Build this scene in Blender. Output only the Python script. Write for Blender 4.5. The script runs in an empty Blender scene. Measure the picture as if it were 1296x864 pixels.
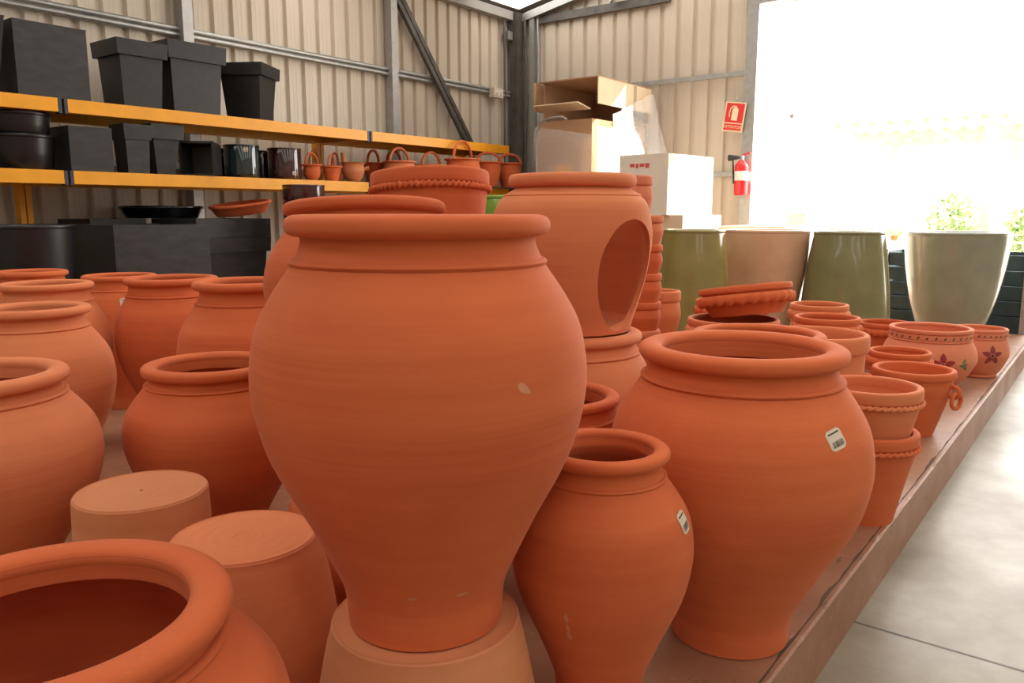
import bpy, math, random
from mathutils import Vector, Matrix
random.seed(7)
SC = bpy.context.scene
COL = SC.collection
PI = math.pi

# ------------------------------------------------------------------ camera
F, PITCH, YAW = 1010.0, math.atan(164 / 1010.0), math.radians(37.3)
CAM = Vector((0, 0, 1.15))
FW = Vector((-math.sin(YAW) * math.cos(PITCH), math.cos(YAW) * math.cos(PITCH), -math.sin(PITCH)))
RT = Vector((math.cos(YAW), math.sin(YAW), 0))
UP = RT.cross(FW)
cd = bpy.data.cameras.new('camera'); cam = bpy.data.objects.new('camera', cd); COL.objects.link(cam)
cd.sensor_width = 36; cd.lens = 36 * F / 1296; cd.clip_start = .02; cd.clip_end = 300
m = Matrix((RT, UP, -FW)).transposed().to_4x4(); m.translation = CAM
cam.matrix_world = m
SC.camera = cam

# ------------------------------------------------------------------ world, sun, exposure
w = bpy.data.worlds.new('hazy_sky'); SC.world = w; w.use_nodes = True
bg = w.node_tree.nodes['Background']
bg.inputs[0].default_value = (1.0, .97, .92, 1); bg.inputs[1].default_value = 7.5
sd = bpy.data.lights.new('sun', 'SUN'); sun = bpy.data.objects.new('sun', sd); COL.objects.link(sun)
sd.energy = 14; sd.color = (1, .93, .80); sd.angle = math.radians(.6)
sun.rotation_euler = Vector((-.72, -.52, -.43)).to_track_quat('-Z', 'Y').to_euler()
pd = bpy.data.lights.new('door_portal', 'AREA'); pd.shape = 'RECTANGLE'; pd.size = 3.95; pd.size_y = 3.3
pd.cycles.is_portal = True
po = bpy.data.objects.new('door_portal', pd); COL.objects.link(po)
po.location = (-1.22, 8.55, 1.65); po.rotation_euler = (-PI / 2, 0, 0)
SKYLIGHT = 3.0
vs = SC.view_settings
vs.view_transform = 'Standard'; vs.look = 'None'; vs.gamma = 1.0; vs.use_curve_mapping = False
vs.exposure = 0.0

# ------------------------------------------------------------------ pixel -> place helpers (photo frame 1296 x 864)
def ray(x, y): return FW + RT * ((x - 648) / F) - UP * ((y - 432) / F)
def onz(x, y, z): d = ray(x, y); return CAM + d * ((z - CAM.z) / d.z)
def onX(x, y, X): d = ray(x, y); return CAM + d * (X / d.x)
def onY(x, y, Y): d = ray(x, y); return CAM + d * (Y / d.y)
def atd(x, y, D): return CAM + ray(x, y) * D
def rad(hw, cx, D): return hw * D / F / math.sqrt(1 + ((cx - 648) / F) ** 2)   # apparent half width -> radius
def depth(p): return (Vector(p) - CAM).dot(FW)
def zrow(X, Y, y):
    k = (432 - y) / F
    h = Vector((X, Y, 0))
    return CAM.z + (k * h.dot(FW) - h.dot(UP)) / (UP.z - k * FW.z)
def face_ang(X, Y, s): return math.atan2(-Y, -X) + math.asin(max(-1, min(1, s)))

# ------------------------------------------------------------------ materials
MATS = {}
def nodes(name):
    mt = bpy.data.materials.new(name); mt.use_nodes = True
    nt = mt.node_tree; b = nt.nodes['Principled BSDF']
    MATS[name] = mt
    return mt, nt, b
def N(nt, t, **kw):
    n = nt.nodes.new(t)
    for k, v in kw.items(): setattr(n, k, v)
    return n
def rgb(c): return (*c, 1)
def coords(nt, scale=(1, 1, 1), kind='Object'):
    tc = N(nt, 'ShaderNodeTexCoord'); mp = N(nt, 'ShaderNodeMapping')
    nt.links.new(tc.outputs[kind], mp.inputs[0]); mp.inputs['Scale'].default_value = scale
    return mp.outputs[0]
def noise(nt, vec, scale, detail=4, rough=.55):
    n = N(nt, 'ShaderNodeTexNoise'); n.inputs['Scale'].default_value = scale
    n.inputs['Detail'].default_value = detail; n.inputs['Roughness'].default_value = rough
    nt.links.new(vec, n.inputs['Vector']); return n.outputs['Fac']
def ramp(nt, fac, stops):
    r = N(nt, 'ShaderNodeValToRGB'); nt.links.new(fac, r.inputs[0])
    e = r.color_ramp.elements
    while len(e) < len(stops): e.new(.5)
    for q, (p, c) in zip(e, stops): q.position = p; q.color = rgb(c) if len(c) == 3 else c
    return r.outputs[0]
def mix(nt, fac, a, b):
    x = N(nt, 'ShaderNodeMix', data_type='RGBA')
    if isinstance(fac, float): x.inputs[0].default_value = fac
    else: nt.links.new(fac, x.inputs[0])
    for s, v in ((6, a), (7, b)):
        if isinstance(v, tuple): x.inputs[s].default_value = rgb(v)
        else: nt.links.new(v, x.inputs[s])
    return x.outputs[2]
def bump(nt, b, h, strength, dist=.01):
    n = N(nt, 'ShaderNodeBump'); n.inputs['Strength'].default_value = strength; n.inputs['Distance'].default_value = dist
    nt.links.new(h, n.inputs['Height']); nt.links.new(n.outputs[0], b.inputs['Normal'])

def terracotta(name, c1, c2, chalk=.35, bands=1.0):
    mt, nt, b = nodes(name)
    v = coords(nt, (.5, .5, 7)); v2 = coords(nt, (1, 1, 1))
    f = noise(nt, v, 3.0, 4, .5)
    col = ramp(nt, f, [(.28, c1), (.72, c2)])
    big = noise(nt, v2, 4, 3)
    col = mix(nt, ramp(nt, big, [(.45, (0, 0, 0)), (.75, (.5, .5, .5))]), col, tuple(min(1, x * 1.15) for x in c2))
    ch = noise(nt, coords(nt, (1.5, 1.5, 5)), 5, 6, .7)
    col = mix(nt, ramp(nt, ch, [(.68, (0, 0, 0)), (.82, (chalk,) * 3)]), col, (.74, .40, .26))
    speck = noise(nt, v2, 160, 2)
    col = mix(nt, ramp(nt, speck, [(.72, (0, 0, 0)), (.80, (.22,) * 3)]), col, (.30, .09, .04))
    nt.links.new(col, b.inputs['Base Color'])
    b.inputs['Roughness'].default_value = .80; b.inputs['Specular IOR Level'].default_value = .25
    b.inputs['Sheen Weight'].default_value = .10; b.inputs['Sheen Roughness'].default_value = .4; b.inputs['Sheen Tint'].default_value = (1, .82, .66, 1)
    fine = noise(nt, coords(nt, (.4, .4, 16)), 4, 2, .4)
    a = N(nt, 'ShaderNodeMath', operation='ADD'); nt.links.new(f, a.inputs[0]); nt.links.new(fine, a.inputs[1])
    bump(nt, b, a.outputs[0], .22 * bands, .006)
    return mt
TC = [terracotta('terracotta_%d' % i, a, c, k) for i, (a, c, k) in enumerate([
    ((.57, .121, .039), (.66, .158, .053), .25),
    ((.605, .132, .043), (.685, .170, .058), .18),
    ((.54, .110, .036), (.63, .144, .048), .35),
    ((.66, .195, .080), (.73, .245, .106), .18)])]  # last entry: paler clay, with door-side light and haze put into its colour
TCDRY = terracotta('terracotta_dry', (.56, .20, .085), (.66, .27, .125), .5)
TCPINK = terracotta('terracotta_pale', (.66, .20, .10), (.74, .26, .145), .25, .6)

def plain(name, c, rough=.5, metal=0., spec=.5, var=.12, scale=8., bmp=0., stretch=(1, 1, 1), coat=0.):
    mt, nt, b = nodes(name)
    f = noise(nt, coords(nt, stretch), scale, 4)
    nt.links.new(ramp(nt, f, [(.3, tuple(x * (1 - var) for x in c)), (.7, tuple(min(1, x * (1 + var)) for x in c))]), b.inputs['Base Color'])
    b.inputs['Roughness'].default_value = rough; b.inputs['Metallic'].default_value = metal
    b.inputs['Specular IOR Level'].default_value = spec
    if coat: b.inputs['Coat Weight'].default_value = coat; b.inputs['Coat Roughness'].default_value = .06
    if bmp: bump(nt, b, f, bmp)
    return mt
plain('black_fibre', (.017, .0165, .0165), .42, var=.3, scale=14)
plain('black_fibre_worn', (.027, .027, .028), .40, var=.35, scale=9, stretch=(1, 1, 3))
plain('black_satin', (.010, .010, .011), .33, var=.3)
plain('black_gloss', (.006, .008, .009), .10, coat=.6)
plain('teal_gloss', (.010, .026, .028), .10, coat=.8)
plain('oxblood_gloss', (.045, .010, .012), .12, coat=.8, var=.4)
plain('beam_orange', (.93, .41, .016), .42, var=.06)
plain('post_blue_grey', (.05, .055, .075), .45)
plain('deck_board', (.10, .06, .035), .8, var=.3)
plain('galvanised', (.42, .42, .41), .42, .75, var=.10, scale=20)
plain('dark_steel', (.12, .11, .10), .5, .5, var=.25)
plain('wall_beige', (.63, .55, .45), .36, var=.05, scale=3, stretch=(1, 1, .3))
plain('roof_grey', (.36, .34, .31), .6, var=.05)
plain('cardboard', (.46, .27, .15), .8, var=.06)
plain('cardboard_light', (.70, .55, .38), .75, var=.05)
plain('box_white', (.78, .72, .62), .7, var=.03)
plain('white_paper', (.70, .60, .48), .6, var=.03)
plain('chalk_mark', (.62, .27, .14), .85, var=.1, scale=60)
plain('ink', (.05, .04, .04), .7)
plain('ink_red', (.62, .10, .09), .7)
plain('sign_red', (.70, .035, .035), .45, var=.03)
plain('sign_cream', (.82, .72, .48), .5, var=.02)
plain('extinguisher_red', (.68, .02, .025), .25, var=.04)
plain('black_rubber', (.03, .03, .03), .55)
plain('glaze_olive', (.25, .21, .065), .2, var=.15, scale=5, coat=.5)  # olive to celadon glazes lightened to stand in for haze by the door
plain('glaze_green', (.20, .20, .085), .2, var=.15, scale=5, coat=.5)
plain('glaze_beige', (.66, .42, .27), .2, var=.08, scale=5, coat=.5)
plain('glaze_celadon', (.28, .285, .21), .2, var=.12, scale=5, coat=.5)
plain('glaze_lime', (.22, .42, .06), .15, var=.1, coat=.5)
plain('crate_teal', (.03, .06, .07), .5, var=.3)
plain('paint_crimson', (.36, .03, .025), .7, var=.2)
plain('paint_plum', (.28, .035, .045), .7, var=.2)
plain('paint_leaf', (.13, .17, .08), .7, var=.2)
plain('paint_dark', (.05, .04, .03), .7)
plain('sack_cloth', (.62, .50, .38), .85, var=.1)
plain('outdoor_ground', (.62, .58, .50), .9, var=.06, scale=2)
plain('bleached_wood', (.42, .33, .22), .8, var=.08)
plain('leaf_green', (.24, .33, .12), .7, var=.3)
plain('leaf_pale', (.38, .44, .22), .7, var=.3)
plain('flower_violet', (.45, .30, .60), .7)
plain('flower_orange', (.75, .40, .15), .7)
plain('plastic_white', (.72, .72, .70), .35)

def floor_mat():
    mt, nt, b = nodes('concrete_floor')
    a = noise(nt, coords(nt, (1, 1, 1)), 1.6, 6, .62); c = noise(nt, coords(nt, (1, 1, 1)), 14, 5, .6)
    col = ramp(nt, a, [(.34, (.22, .18, .125)), (.50, (.31, .27, .205)), (.68, (.40, .365, .30))])
    col = mix(nt, ramp(nt, c, [(.48, (0, 0, 0)), (.75, (.5,) * 3)]), col, (.27, .21, .145))
    sc = noise(nt, coords(nt, (.5, 9, 1)), 6, 3)
    col = mix(nt, ramp(nt, sc, [(.66, (0, 0, 0)), (.74, (.22,) * 3)]), col, (.38, .31, .22))
    nt.links.new(col, b.inputs['Base Color'])
    nt.links.new(ramp(nt, a, [(.3, (.42,) * 3), (.7, (.30,) * 3)]), b.inputs['Roughness'])
    b.inputs['Specular IOR Level'].default_value = .35
    bump(nt, b, c, .03)
floor_mat()
def platform_mat():
    mt, nt, b = nodes('painted_platform')
    a = noise(nt, coords(nt), 2.2, 6, .6); c = noise(nt, coords(nt), 22, 5, .65)
    col = ramp(nt, a, [(.3, (.30, .135, .072)), (.7, (.40, .20, .115))])
    col = mix(nt, ramp(nt, c, [(.60, (0, 0, 0)), (.72, (.55,) * 3)]), col, (.56, .40, .28))
    st = noise(nt, coords(nt, (6, 1.2, 6)), 6, 4, .7)
    col = mix(nt, ramp(nt, st, [(.62, (0, 0, 0)), (.70, (.75,) * 3)]), col, (.10, .06, .04))
    nt.links.new(col, b.inputs['Base Color'])
    nt.links.new(ramp(nt, a, [(.3, (.55,) * 3), (.7, (.40,) * 3)]), b.inputs['Roughness'])
    bump(nt, b, c, .15)
platform_mat()
def skylight_mat():
    mt, nt, b = nodes('skylight_pane')
    b.inputs['Base Color'].default_value = (.8, .8, .8, 1)
    b.inputs['Emission Color'].default_value = (1.0, .95, .88, 1); b.inputs['Emission Strength'].default_value = SKYLIGHT
skylight_mat()
def film_mat():
    mt, nt, b = nodes('plastic_film')
    b.inputs['Base Color'].default_value = (.95, .93, .9, 1); b.inputs['Roughness'].default_value = .12
    b.inputs['Alpha'].default_value = .30
    f = noise(nt, coords(nt), 9, 3); bump(nt, b, f, .5, .03)
film_mat()

# ------------------------------------------------------------------ mesh helpers
def ob(name, verts, faces, mat=None, parent=None, smooth=True, sharp=40, loc=None, rot=None):
    me = bpy.data.meshes.new(name)
    me.from_pydata([tuple(v) for v in verts], [], faces); me.update()
    if smooth:
        me.polygons.foreach_set('use_smooth', [True] * len(me.polygons)); me.set_sharp_from_angle(angle=math.radians(sharp))
    if mat is not None: me.materials.append(MATS[mat] if isinstance(mat, str) else mat)
    o = bpy.data.objects.new(name, me); COL.objects.link(o)
    if parent: o.parent = parent
    if loc is not None: o.location = loc
    if rot is not None: o.rotation_euler = rot
    return o
def tag(o, label=None, cat=None, group=None, kind=None):
    for k, v in (('label', label), ('category', cat), ('group', group), ('kind', kind)):
        if v: o[k] = v
    return o
def thing(name, label, cat, loc=(0, 0, 0), rz=0, group=None, rot=None):
    o = bpy.data.objects.new(name, None); COL.objects.link(o); o.empty_display_size = .05
    o.location = loc; o.rotation_euler = rot if rot else (0, 0, rz)
    return tag(o, label, cat, group)

class MB:
    def __init__(s): s.v = []; s.f = []
    def add(s, v, f):
        n = len(s.v); s.v += [tuple(p) for p in v]; s.f += [tuple(i + n for i in q) for q in f]; return s
    def box(s, x0, x1, y0, y1, z0, z1):
        v = [(x, y, z) for z in (z0, z1) for y in (y0, y1) for x in (x0, x1)]
        return s.add(v, [(0, 2, 3, 1), (4, 5, 7, 6), (0, 1, 5, 4), (2, 6, 7, 3), (0, 4, 6, 2), (1, 3, 7, 5)])
    def obox(s, c, ax, ay, az):   # centre + half axes
        c, ax, ay, az = map(Vector, (c, ax, ay, az))
        v = [c + ax * i + ay * j + az * k for k in (-1, 1) for j in (-1, 1) for i in (-1, 1)]
        return s.add(v, [(0, 2, 3, 1), (4, 5, 7, 6), (0, 1, 5, 4), (2, 6, 7, 3), (0, 4, 6, 2), (1, 3, 7, 5)])
    def bar(s, a, b, w, h=None, up=(0, 0, 1)):
        a, b = Vector(a), Vector(b); d = (b - a); l = d.length; d.normalize(); h = h or w
        u = Vector(up)
        if abs(u.dot(d)) > .95: u = Vector((1, 0, 0))
        sx = d.cross(u).normalized(); u = sx.cross(d)
        return s.obox((a + b) / 2, sx * w / 2, d * l / 2, u * h / 2)
    def tube(s, pts, r, seg=8, closed=False, flat=1.0):
        pts = [Vector(p) for p in pts]; n = len(pts); vs_, prev = [], None
        for i, p in enumerate(pts):
            d = (pts[(i + 1) % n] - pts[i - 1]) if closed else (pts[min(i + 1, n - 1)] - pts[max(i - 1, 0)])
            d.normalize()
            if prev is None:
                u = Vector((0, 0, 1)) if abs(d.z) < .9 else Vector((1, 0, 0))
            else: u = prev
            u = (u - d * u.dot(d)).normalized(); prev = u; sd_ = d.cross(u)
            rr = r[i] if isinstance(r, (list, tuple)) else r
            for j in range(seg):
                t = 2 * PI * j / seg; vs_.append(p + u * math.cos(t) * rr + sd_ * math.sin(t) * rr * flat)
        f = []
        for i in range(n if closed else n - 1):
            for j in range(seg):
                a = i * seg + j; b = i * seg + (j + 1) % seg; c = ((i + 1) % n) * seg + (j + 1) % seg; e = ((i + 1) % n) * seg + j
                f.append((a, b, c, e))
        if not closed:
            f.append(tuple(range(seg))[::-1]); f.append(tuple((n - 1) * seg + j for j in range(seg)))
        return s.add(vs_, f)
    def build(s, name, mat, parent=None, smooth=False, sharp=40, **kw):
        return ob(name, s.v, s.f, mat, parent, smooth, sharp, **kw)

def crom(ctrl, n=4):
    out = []
    for i in range(len(ctrl) - 1):
        p0, p1, p2, p3 = (Vector(ctrl[max(i - 1, 0)]), Vector(ctrl[i]), Vector(ctrl[i + 1]), Vector(ctrl[min(i + 2, len(ctrl) - 1)]))
        if (p2 - p1).length < 1e-7: continue
        for k in range(n):
            t = k / n
            q = .5 * ((2 * p1) + (p2 - p0) * t + (2 * p0 - 5 * p1 + 4 * p2 - p3) * t * t + (3 * p1 - p0 - 3 * p2 + p3) * t ** 3)
            out.append((max(q[0], 0), q[1]))
    out.append(tuple(ctrl[-1])); return out
def lathe_vf(pts, seg=72, closed=False):
    v, f, rings = [], [], []
    for r, z in pts:
        if r < 1e-6: rings.append([len(v)]); v.append((0, 0, z))
        else:
            rings.append(list(range(len(v), len(v) + seg)))
            v += [(r * math.cos(2 * PI * j / seg), r * math.sin(2 * PI * j / seg), z) for j in range(seg)]
    L = len(rings)
    for i in range(L if closed else L - 1):
        A, B = rings[i], rings[(i + 1) % L]
        for j in range(seg):
            k = (j + 1) % seg
            if len(A) == 1 and len(B) == 1: continue
            if len(A) == 1: f.append((A[0], B[k], B[j]))
            elif len(B) == 1: f.append((A[j], A[k], B[0]))
            else: f.append((A[j], A[k], B[k], B[j]))
    return v, f
def lathe(name, pts, mat, parent=None, seg=72, closed=False, sharp=45, **kw):
    v, f = lathe_vf(pts, seg, closed); return ob(name, v, f, mat, parent, True, sharp, **kw)
def lip_loop(r0, r1, z0, z1, n=20, p=2.6):     # closed cross-section between radii r0..r1, heights z0..z1
    cr, cz, a, b = (r0 + r1) / 2, (z0 + z1) / 2, (r1 - r0) / 2, (z1 - z0) / 2
    out = []
    for i in range(n):
        t = 2 * PI * i / n; c, s = math.cos(t), math.sin(t)
        out.append((cr + a * math.copysign(abs(c) ** (2 / p), c), cz + b * math.copysign(abs(s) ** (2 / p), s)))
    return out
def rope_ring(name, R, z, a, mat, parent, turns=30, N_=600, M=14):
    v, f = [], []
    for i in range(N_):
        th = 2 * PI * i / N_
        for j in range(M):
            ph = 2 * PI * j / M
            rr = a * (.92 + .30 * math.cos(2 * ph - turns * 2 * th))
            R2 = R + rr * math.cos(ph)
            v.append((R2 * math.cos(th), R2 * math.sin(th), z + rr * math.sin(ph)))
    for i in range(N_):
        for j in range(M):
            f.append((i * M + j, ((i + 1) % N_) * M + j, ((i + 1) % N_) * M + (j + 1) % M, i * M + (j + 1) % M))
    return ob(name, v, f, mat, parent, True, 80)
def crimp_ring(name, R, z, a, mat, parent, waves=26, N_=156, M=8, h=1.8):
    v, f = [], []
    for i in range(N_):
        th = 2 * PI * i / N_; wv = math.cos(waves * th)
        for j in range(M):
            ph = 2 * PI * j / M
            R2 = R + a * (1 + .25 * wv) * math.cos(ph)
            v.append((R2 * math.cos(th), R2 * math.sin(th), z + a * h * math.sin(ph) - a * .45 * (wv if math.sin(ph) < -.1 else 0)))
    for i in range(N_):
        for j in range(M):
            f.append((i * M + j, ((i + 1) % N_) * M + j, ((i + 1) % N_) * M + (j + 1) % M, i * M + (j + 1) % M))
    return ob(name, v, f, mat, parent, True, 80)

def rfun(prof):
    pr = sorted(prof, key=lambda p: p[1])
    def r(z):
        for (a, b) in zip(pr, pr[1:]):
            if a[1] <= z <= b[1]:
                t = (z - a[1]) / max(1e-9, b[1] - a[1]); return a[0] + (b[0] - a[0]) * t
        return pr[0][0] if z < pr[0][1] else pr[-1][0]
    return r
def on_surface(r, ang, z, u, v, eps):
    # u along the circumference, v up the slope
    s = (r(z + .01) - r(z - .01)) / .02; c = 1 / math.sqrt(1 + s * s)
    zz = z + v * c; rr = r(zz) + eps
    a = ang + u / max(rr, .02)
    return (rr * math.cos(a), rr * math.sin(a), zz)
def patch_rect(name, r, ang, z, w, h, rot, mat, parent, eps=.0012, corner=.18, u0=0, v0=0, nx=6, ny=8):
    vv, ff = [], []; cr, sr = math.cos(rot), math.sin(rot); k = corner * min(w, h)
    for j in range(ny + 1):
        t = -h / 2 + h * j / ny; e = abs(t) - (h / 2 - k)
        hw = w / 2 - (k - math.sqrt(max(0, k * k - e * e)) if e > 0 and k > 0 else 0)
        for i in range(nx + 1):
            s = -hw + 2 * hw * i / nx
            a, b = u0 + s, v0 + t
            vv.append(on_surface(r, ang, z, a * cr - b * sr, a * sr + b * cr, eps))
    for j in range(ny):
        for i in range(nx):
            q = j * (nx + 1) + i; ff.append((q, q + 1, q + nx + 2, q + nx + 1))
    return ob(name, vv, ff, mat, parent, True, 60)
def patch_ellipse(name, r, ang, z, u0, v0, a, b, rot, mat, parent, eps=.001, n=14, tip=1.0):
    cr, sr = math.cos(rot), math.sin(rot)
    vv = [on_surface(r, ang, z, u0, v0, eps)]; ff = []
    for ring in (.5, 1):
        for i in range(n):
            t = 2 * PI * i / n
            x = a * ring * math.cos(t); y = b * ring * math.sin(t) * (1 - .35 * tip * math.cos(t))
            vv.append(on_surface(r, ang, z, u0 + x * cr - y * sr, v0 + x * sr + y * cr, eps))
    for i in range(n):
        k = (i + 1) % n
        ff.append((0, 1 + i, 1 + k)); ff.append((1 + i, 1 + n + i, 1 + n + k, 1 + k))
    return ob(name, vv, ff, mat, parent, True, 60)
def price_label(parent, r, ang, z, w=.043, h=.040, rot=.25):
    s = patch_rect('price_label', r, ang, z, w, h, rot, 'white_paper', parent)
    s['label'] = 'small white barcode price label'
    patch_rect('printed_line', r, ang, z, w * .72, h * .07, rot, 'ink', s, .0018, 0, 0, h * .33, 4, 1)
    rnd = random.Random(3); x = -w * .34
    mb = MB(); cr, sr = math.cos(rot), math.sin(rot)
    while x < w * .36:
        bw = rnd.choice((.012, .02, .032)) * w
        q = [on_surface(r, ang, z, a * cr - b * sr, a * sr + b * cr, .0018) for a, b in
             ((x, -h * .34), (x + bw, -h * .34), (x + bw, -h * .04), (x, -h * .04))]
        mb.add(q, [(0, 1, 2, 3)]); x += bw + rnd.choice((.016, .028, .04)) * w
    mb.build('barcode', 'ink', s)
    return s

# ------------------------------------------------------------------ the setting
PT = .17; XE = -.505; XL = -6.3; YB = 8.4
def struct(o, label=None): o['kind'] = 'structure'; return o
fl = MB().box(-6.6, 8.6, -7.3, 8.55, -.12, 0.0).build('floor', 'concrete_floor'); struct(fl)
for i, (yj) in enumerate((-2.6, 1.72 + .55, 6.9)):
    MB().box(XE, 8.3, yj - .004, yj + .004, -.02, .0008).build('expansion_joint', 'dark_steel', fl)
pf = MB()
# platform block with a worn, chamfered front edge
n = 60; rnd = random.Random(5); vv, ff = [], []
Y0, Y1 = -1.6, 8.2
for i in range(n * 4 + 1):
    y = Y0 + (Y1 - Y0) * i / (n * 4); c = .005 + .002 * rnd.random() + (.004 if rnd.random() < .08 else 0)
    vv += [(-4.45, y, 0), (-4.45, y, PT), (XE - c, y, PT), (XE, y, PT - c * .8), (XE, y, 0)]
for i in range(n * 4):
    for j in range(4):
        a = i * 5 + j; ff.append((a, a + 1, a + 6, a + 5))
ff.append((0, 4, 3, 2, 1)); e = n * 4 * 5; ff.append((e, e + 1, e + 2, e + 3, e + 4))
plat = ob('platform', vv, ff, 'painted_platform', None, False); struct(plat)
ej = MB(); rj = random.Random(9); ys = [Y0 + .01 + (Y1 - Y0 - .02) * i / 160 for i in range(161)]
va = [(XE - .020 + rj.uniform(-.002, .002) - rj.random() ** 4 * .006, y_, PT + .0006) for y_ in ys]; vb = [(XE - .015 + rj.uniform(-.0015, .0015), y_, PT + .0006) for y_ in ys]
ej.add(va + vb, [(i, i + 1, 161 + i + 1, 161 + i) for i in range(160)]); ej.build('edge_crack', 'deck_board', plat)

def sheet(name, L, z0, z1, pitch, nrib, parent, place, mat='wall_beige'):
    # profiled metal sheet: flats with narrow grooves and two faint stiffening lines per flat
    pr = []
    for i in range(nrib):
        x = i * pitch; g = .062
        fw_ = pitch - g
        pr += [(x, 0), (x + fw_ * .33, 0), (x + fw_ * .36, .0016), (x + fw_ * .39, 0), (x + fw_ * .64, 0), (x + fw_ * .67, .0016), (x + fw_ * .70, 0),
               (x + fw_, 0), (x + fw_ + .012, -.034), (x + fw_ + .050, -.034)]
    pr.append((nrib * pitch, 0))
    v = [place(x, d, z) for x, d in pr for z in (z0, z1)]
    f = [(2 * i, 2 * i + 1, 2 * i + 3, 2 * i + 2) for i in range(len(pr) - 1)]
    return ob(name, v, f, mat, parent, False)
wl = MB().box(XL - .09, XL - .05, -7.2, 8.5, 0, 3.55).build('wall_left', 'wall_beige'); struct(wl)
p = .187; k = 0; y = -1.12
while y < 8.33:
    nr = min(5, int((8.36 - y) / p + .01))
    if nr < 1: break
    sheet('wall_sheet', 0, 0, 3.56, p, nr, wl, (lambda x, d, z, y=y: (XL + d, y + x, z))); y += nr * p
DX0, DX1, DZ = -3.20, .75, 3.24
wb = MB(); wb.box(XL - .09, DX0, YB + .05, YB + .09, 0, 4.4); wb.box(DX0, DX1, YB + .05, YB + .09, DZ, 4.9)
wb.box(DX1, 8.4, YB + .05, YB + .09, 0, 4.4); wb = wb.build('wall_back', 'wall_beige'); struct(wb)
p = .200; x = XL + .02
while x < DX0 - .1:
    nr = min(5, int((DX0 - x) / p + .01))
    if nr < 1: break
    sheet('wall_sheet', 0, 0, 4.3, p, nr, wb, (lambda u, d, z, x=x: (x + u, YB - d, z))); x += nr * p
x = DX0
while x < DX1 - .05:
    sheet('wall_sheet', 0, DZ, 4.8, p, 5, wb, (lambda u, d, z, x=x: (x + u, YB - d, z))); x += 5 * p
struct(MB().box(8.3, 8.36, -7.2, 8.5, 0, 4.2).build('wall_right', 'wall_beige'))
struct(MB().box(-6.4, 8.4, -7.25, -7.2, 0, 5.4).build('wall_front', 'wall_beige'))
# roof: two slopes with translucent strips between the sheets
RX, RZ, EZ = 1.0, 4.95, 3.57
def roof_z(x): return EZ + (RZ - EZ) * ((x - XL) / (RX - XL) if x < RX else (8.35 - x) / (8.35 - RX))
def slope_slab(mb, x0, x1, y0, y1, t=.05):
    a, b = roof_z(x0), roof_z(x1)
    v = [(x0, y0, a), (x1, y0, b), (x1, y1, b), (x0, y1, a), (x0, y0, a + t), (x1, y0, b + t), (x1, y1, b + t), (x0, y1, a + t)]
    mb.add(v, [(0, 1, 2, 3), (7, 6, 5, 4), (0, 4, 5, 1), (1, 5, 6, 2), (2, 6, 7, 3), (3, 7, 4, 0)])
strips = [(-5.2, -4.2), (-1.9, -.9), (1.3, 2.3), (4.4, 5.4), (7.35, 8.24)]
rm = MB(); ycur = -7.25
for a, b in strips + [(8.55, 8.55)]:
    for x0, x1 in ((XL - .12, RX), (RX, 8.4)): slope_slab(rm, x0, x1, ycur, a)
    ycur = b
for a, b in strips:
    slope_slab(rm, XL - .12, XL + .13, a, b); slope_slab(rm, RX - .15, RX, a, b); slope_slab(rm, RX, RX + .15, a, b); slope_slab(rm, 8.0, 8.4, a, b)
ceil = rm.build('ceiling', 'roof_grey'); struct(ceil)
for a, b in strips:
    for x0, x1 in ((XL + .13, RX - .15), (RX + .15, 8.0)):
        q = MB(); slope_slab(q, x0, x1, a, b, .02); q.build('skylight_pane', 'skylight_pane', ceil)

# steel frame of the shed
st = thing('steel_frame', 'galvanised steel columns, rails and diagonal brace fixed to the metal walls', 'steel frame')
def steel(name, a, b, w, h=None, mat='galvanised', **kw): return MB().bar(a, b, w, h, **kw).build(name, mat, st)
for yy in (3.80, 6.12, 1.4, -.9): steel('column', (XL + .07, yy, 0), (XL + .07, yy, 3.5), .09, .10)
for a, b in ((-1.6, 3.76), (3.84, 6.08), (6.16, 8.15)):
    for dz in (0, .045):
        MB().tube([(XL + .045, a, 2.565 + dz), (XL + .045, b, 2.565 + dz)], .021, 10).build('wall_rail', 'galvanised', st, True)
    steel('wall_rail_lower', (XL + .03, a, 1.52), (XL + .03, b, 1.52), .035, .05)
steel('eave_beam', (XL + .05, -7, 3.51), (XL + .05, 8.3, 3.51), .10, .10, 'roof_grey')
A, B = Vector((XL + .10, 6.19, 3.35)), Vector((XL + .10, 7.42, 1.80))
nrm = (B - A).normalized().cross(Vector((1, 0, 0)))
for s in (-1, 1): steel('diagonal_brace', A + nrm * .032 * s, B + nrm * .032 * s, .05, .045, 'dark_steel', up=(1, 0, 0))
steel('corner_column', (XL + .10, 8.22, 0), (XL + .10, 8.22, 3.55), .12, .12, 'dark_steel')
steel('corner_column', (XL + .28, 8.33, 0), (XL + .28, 8.33, 3.55), .07, .07)
for dx, dy in ((.19, 8.30), (.34, 8.36), (.05, 8.06)):
    MB().tube([(XL + dx, dy, .1), (XL + dx, dy, 2.4), (XL + dx + .015, dy - .02, 3.1), (XL + dx, dy - .02, 3.5)], .016, 8).build('conduit_pipe', 'dark_steel' if dx < .3 else 'galvanised', st, True)
steel('bracket', (XL + .07, 8.1, 3.22), (XL + .07, 8.1, 3.32), .08, .08)
steel('gable_rail', (XL + .2, 8.35, 2.575), (DX0 - .1, 8.35, 2.575), .03, .05)
steel('gable_rail', (XL + .2, 8.35, 1.55), (DX0 - .1, 8.35, 1.55), .03, .05)
steel('rafter', (XL + .15, 8.30, 3.50), (RX, 8.30, 4.84), .06, .09)
steel('gable_tie', (XL + .3, 8.36, 3.46), (-4.2, 8.36, 3.46), .04, .09, 'dark_steel')
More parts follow.
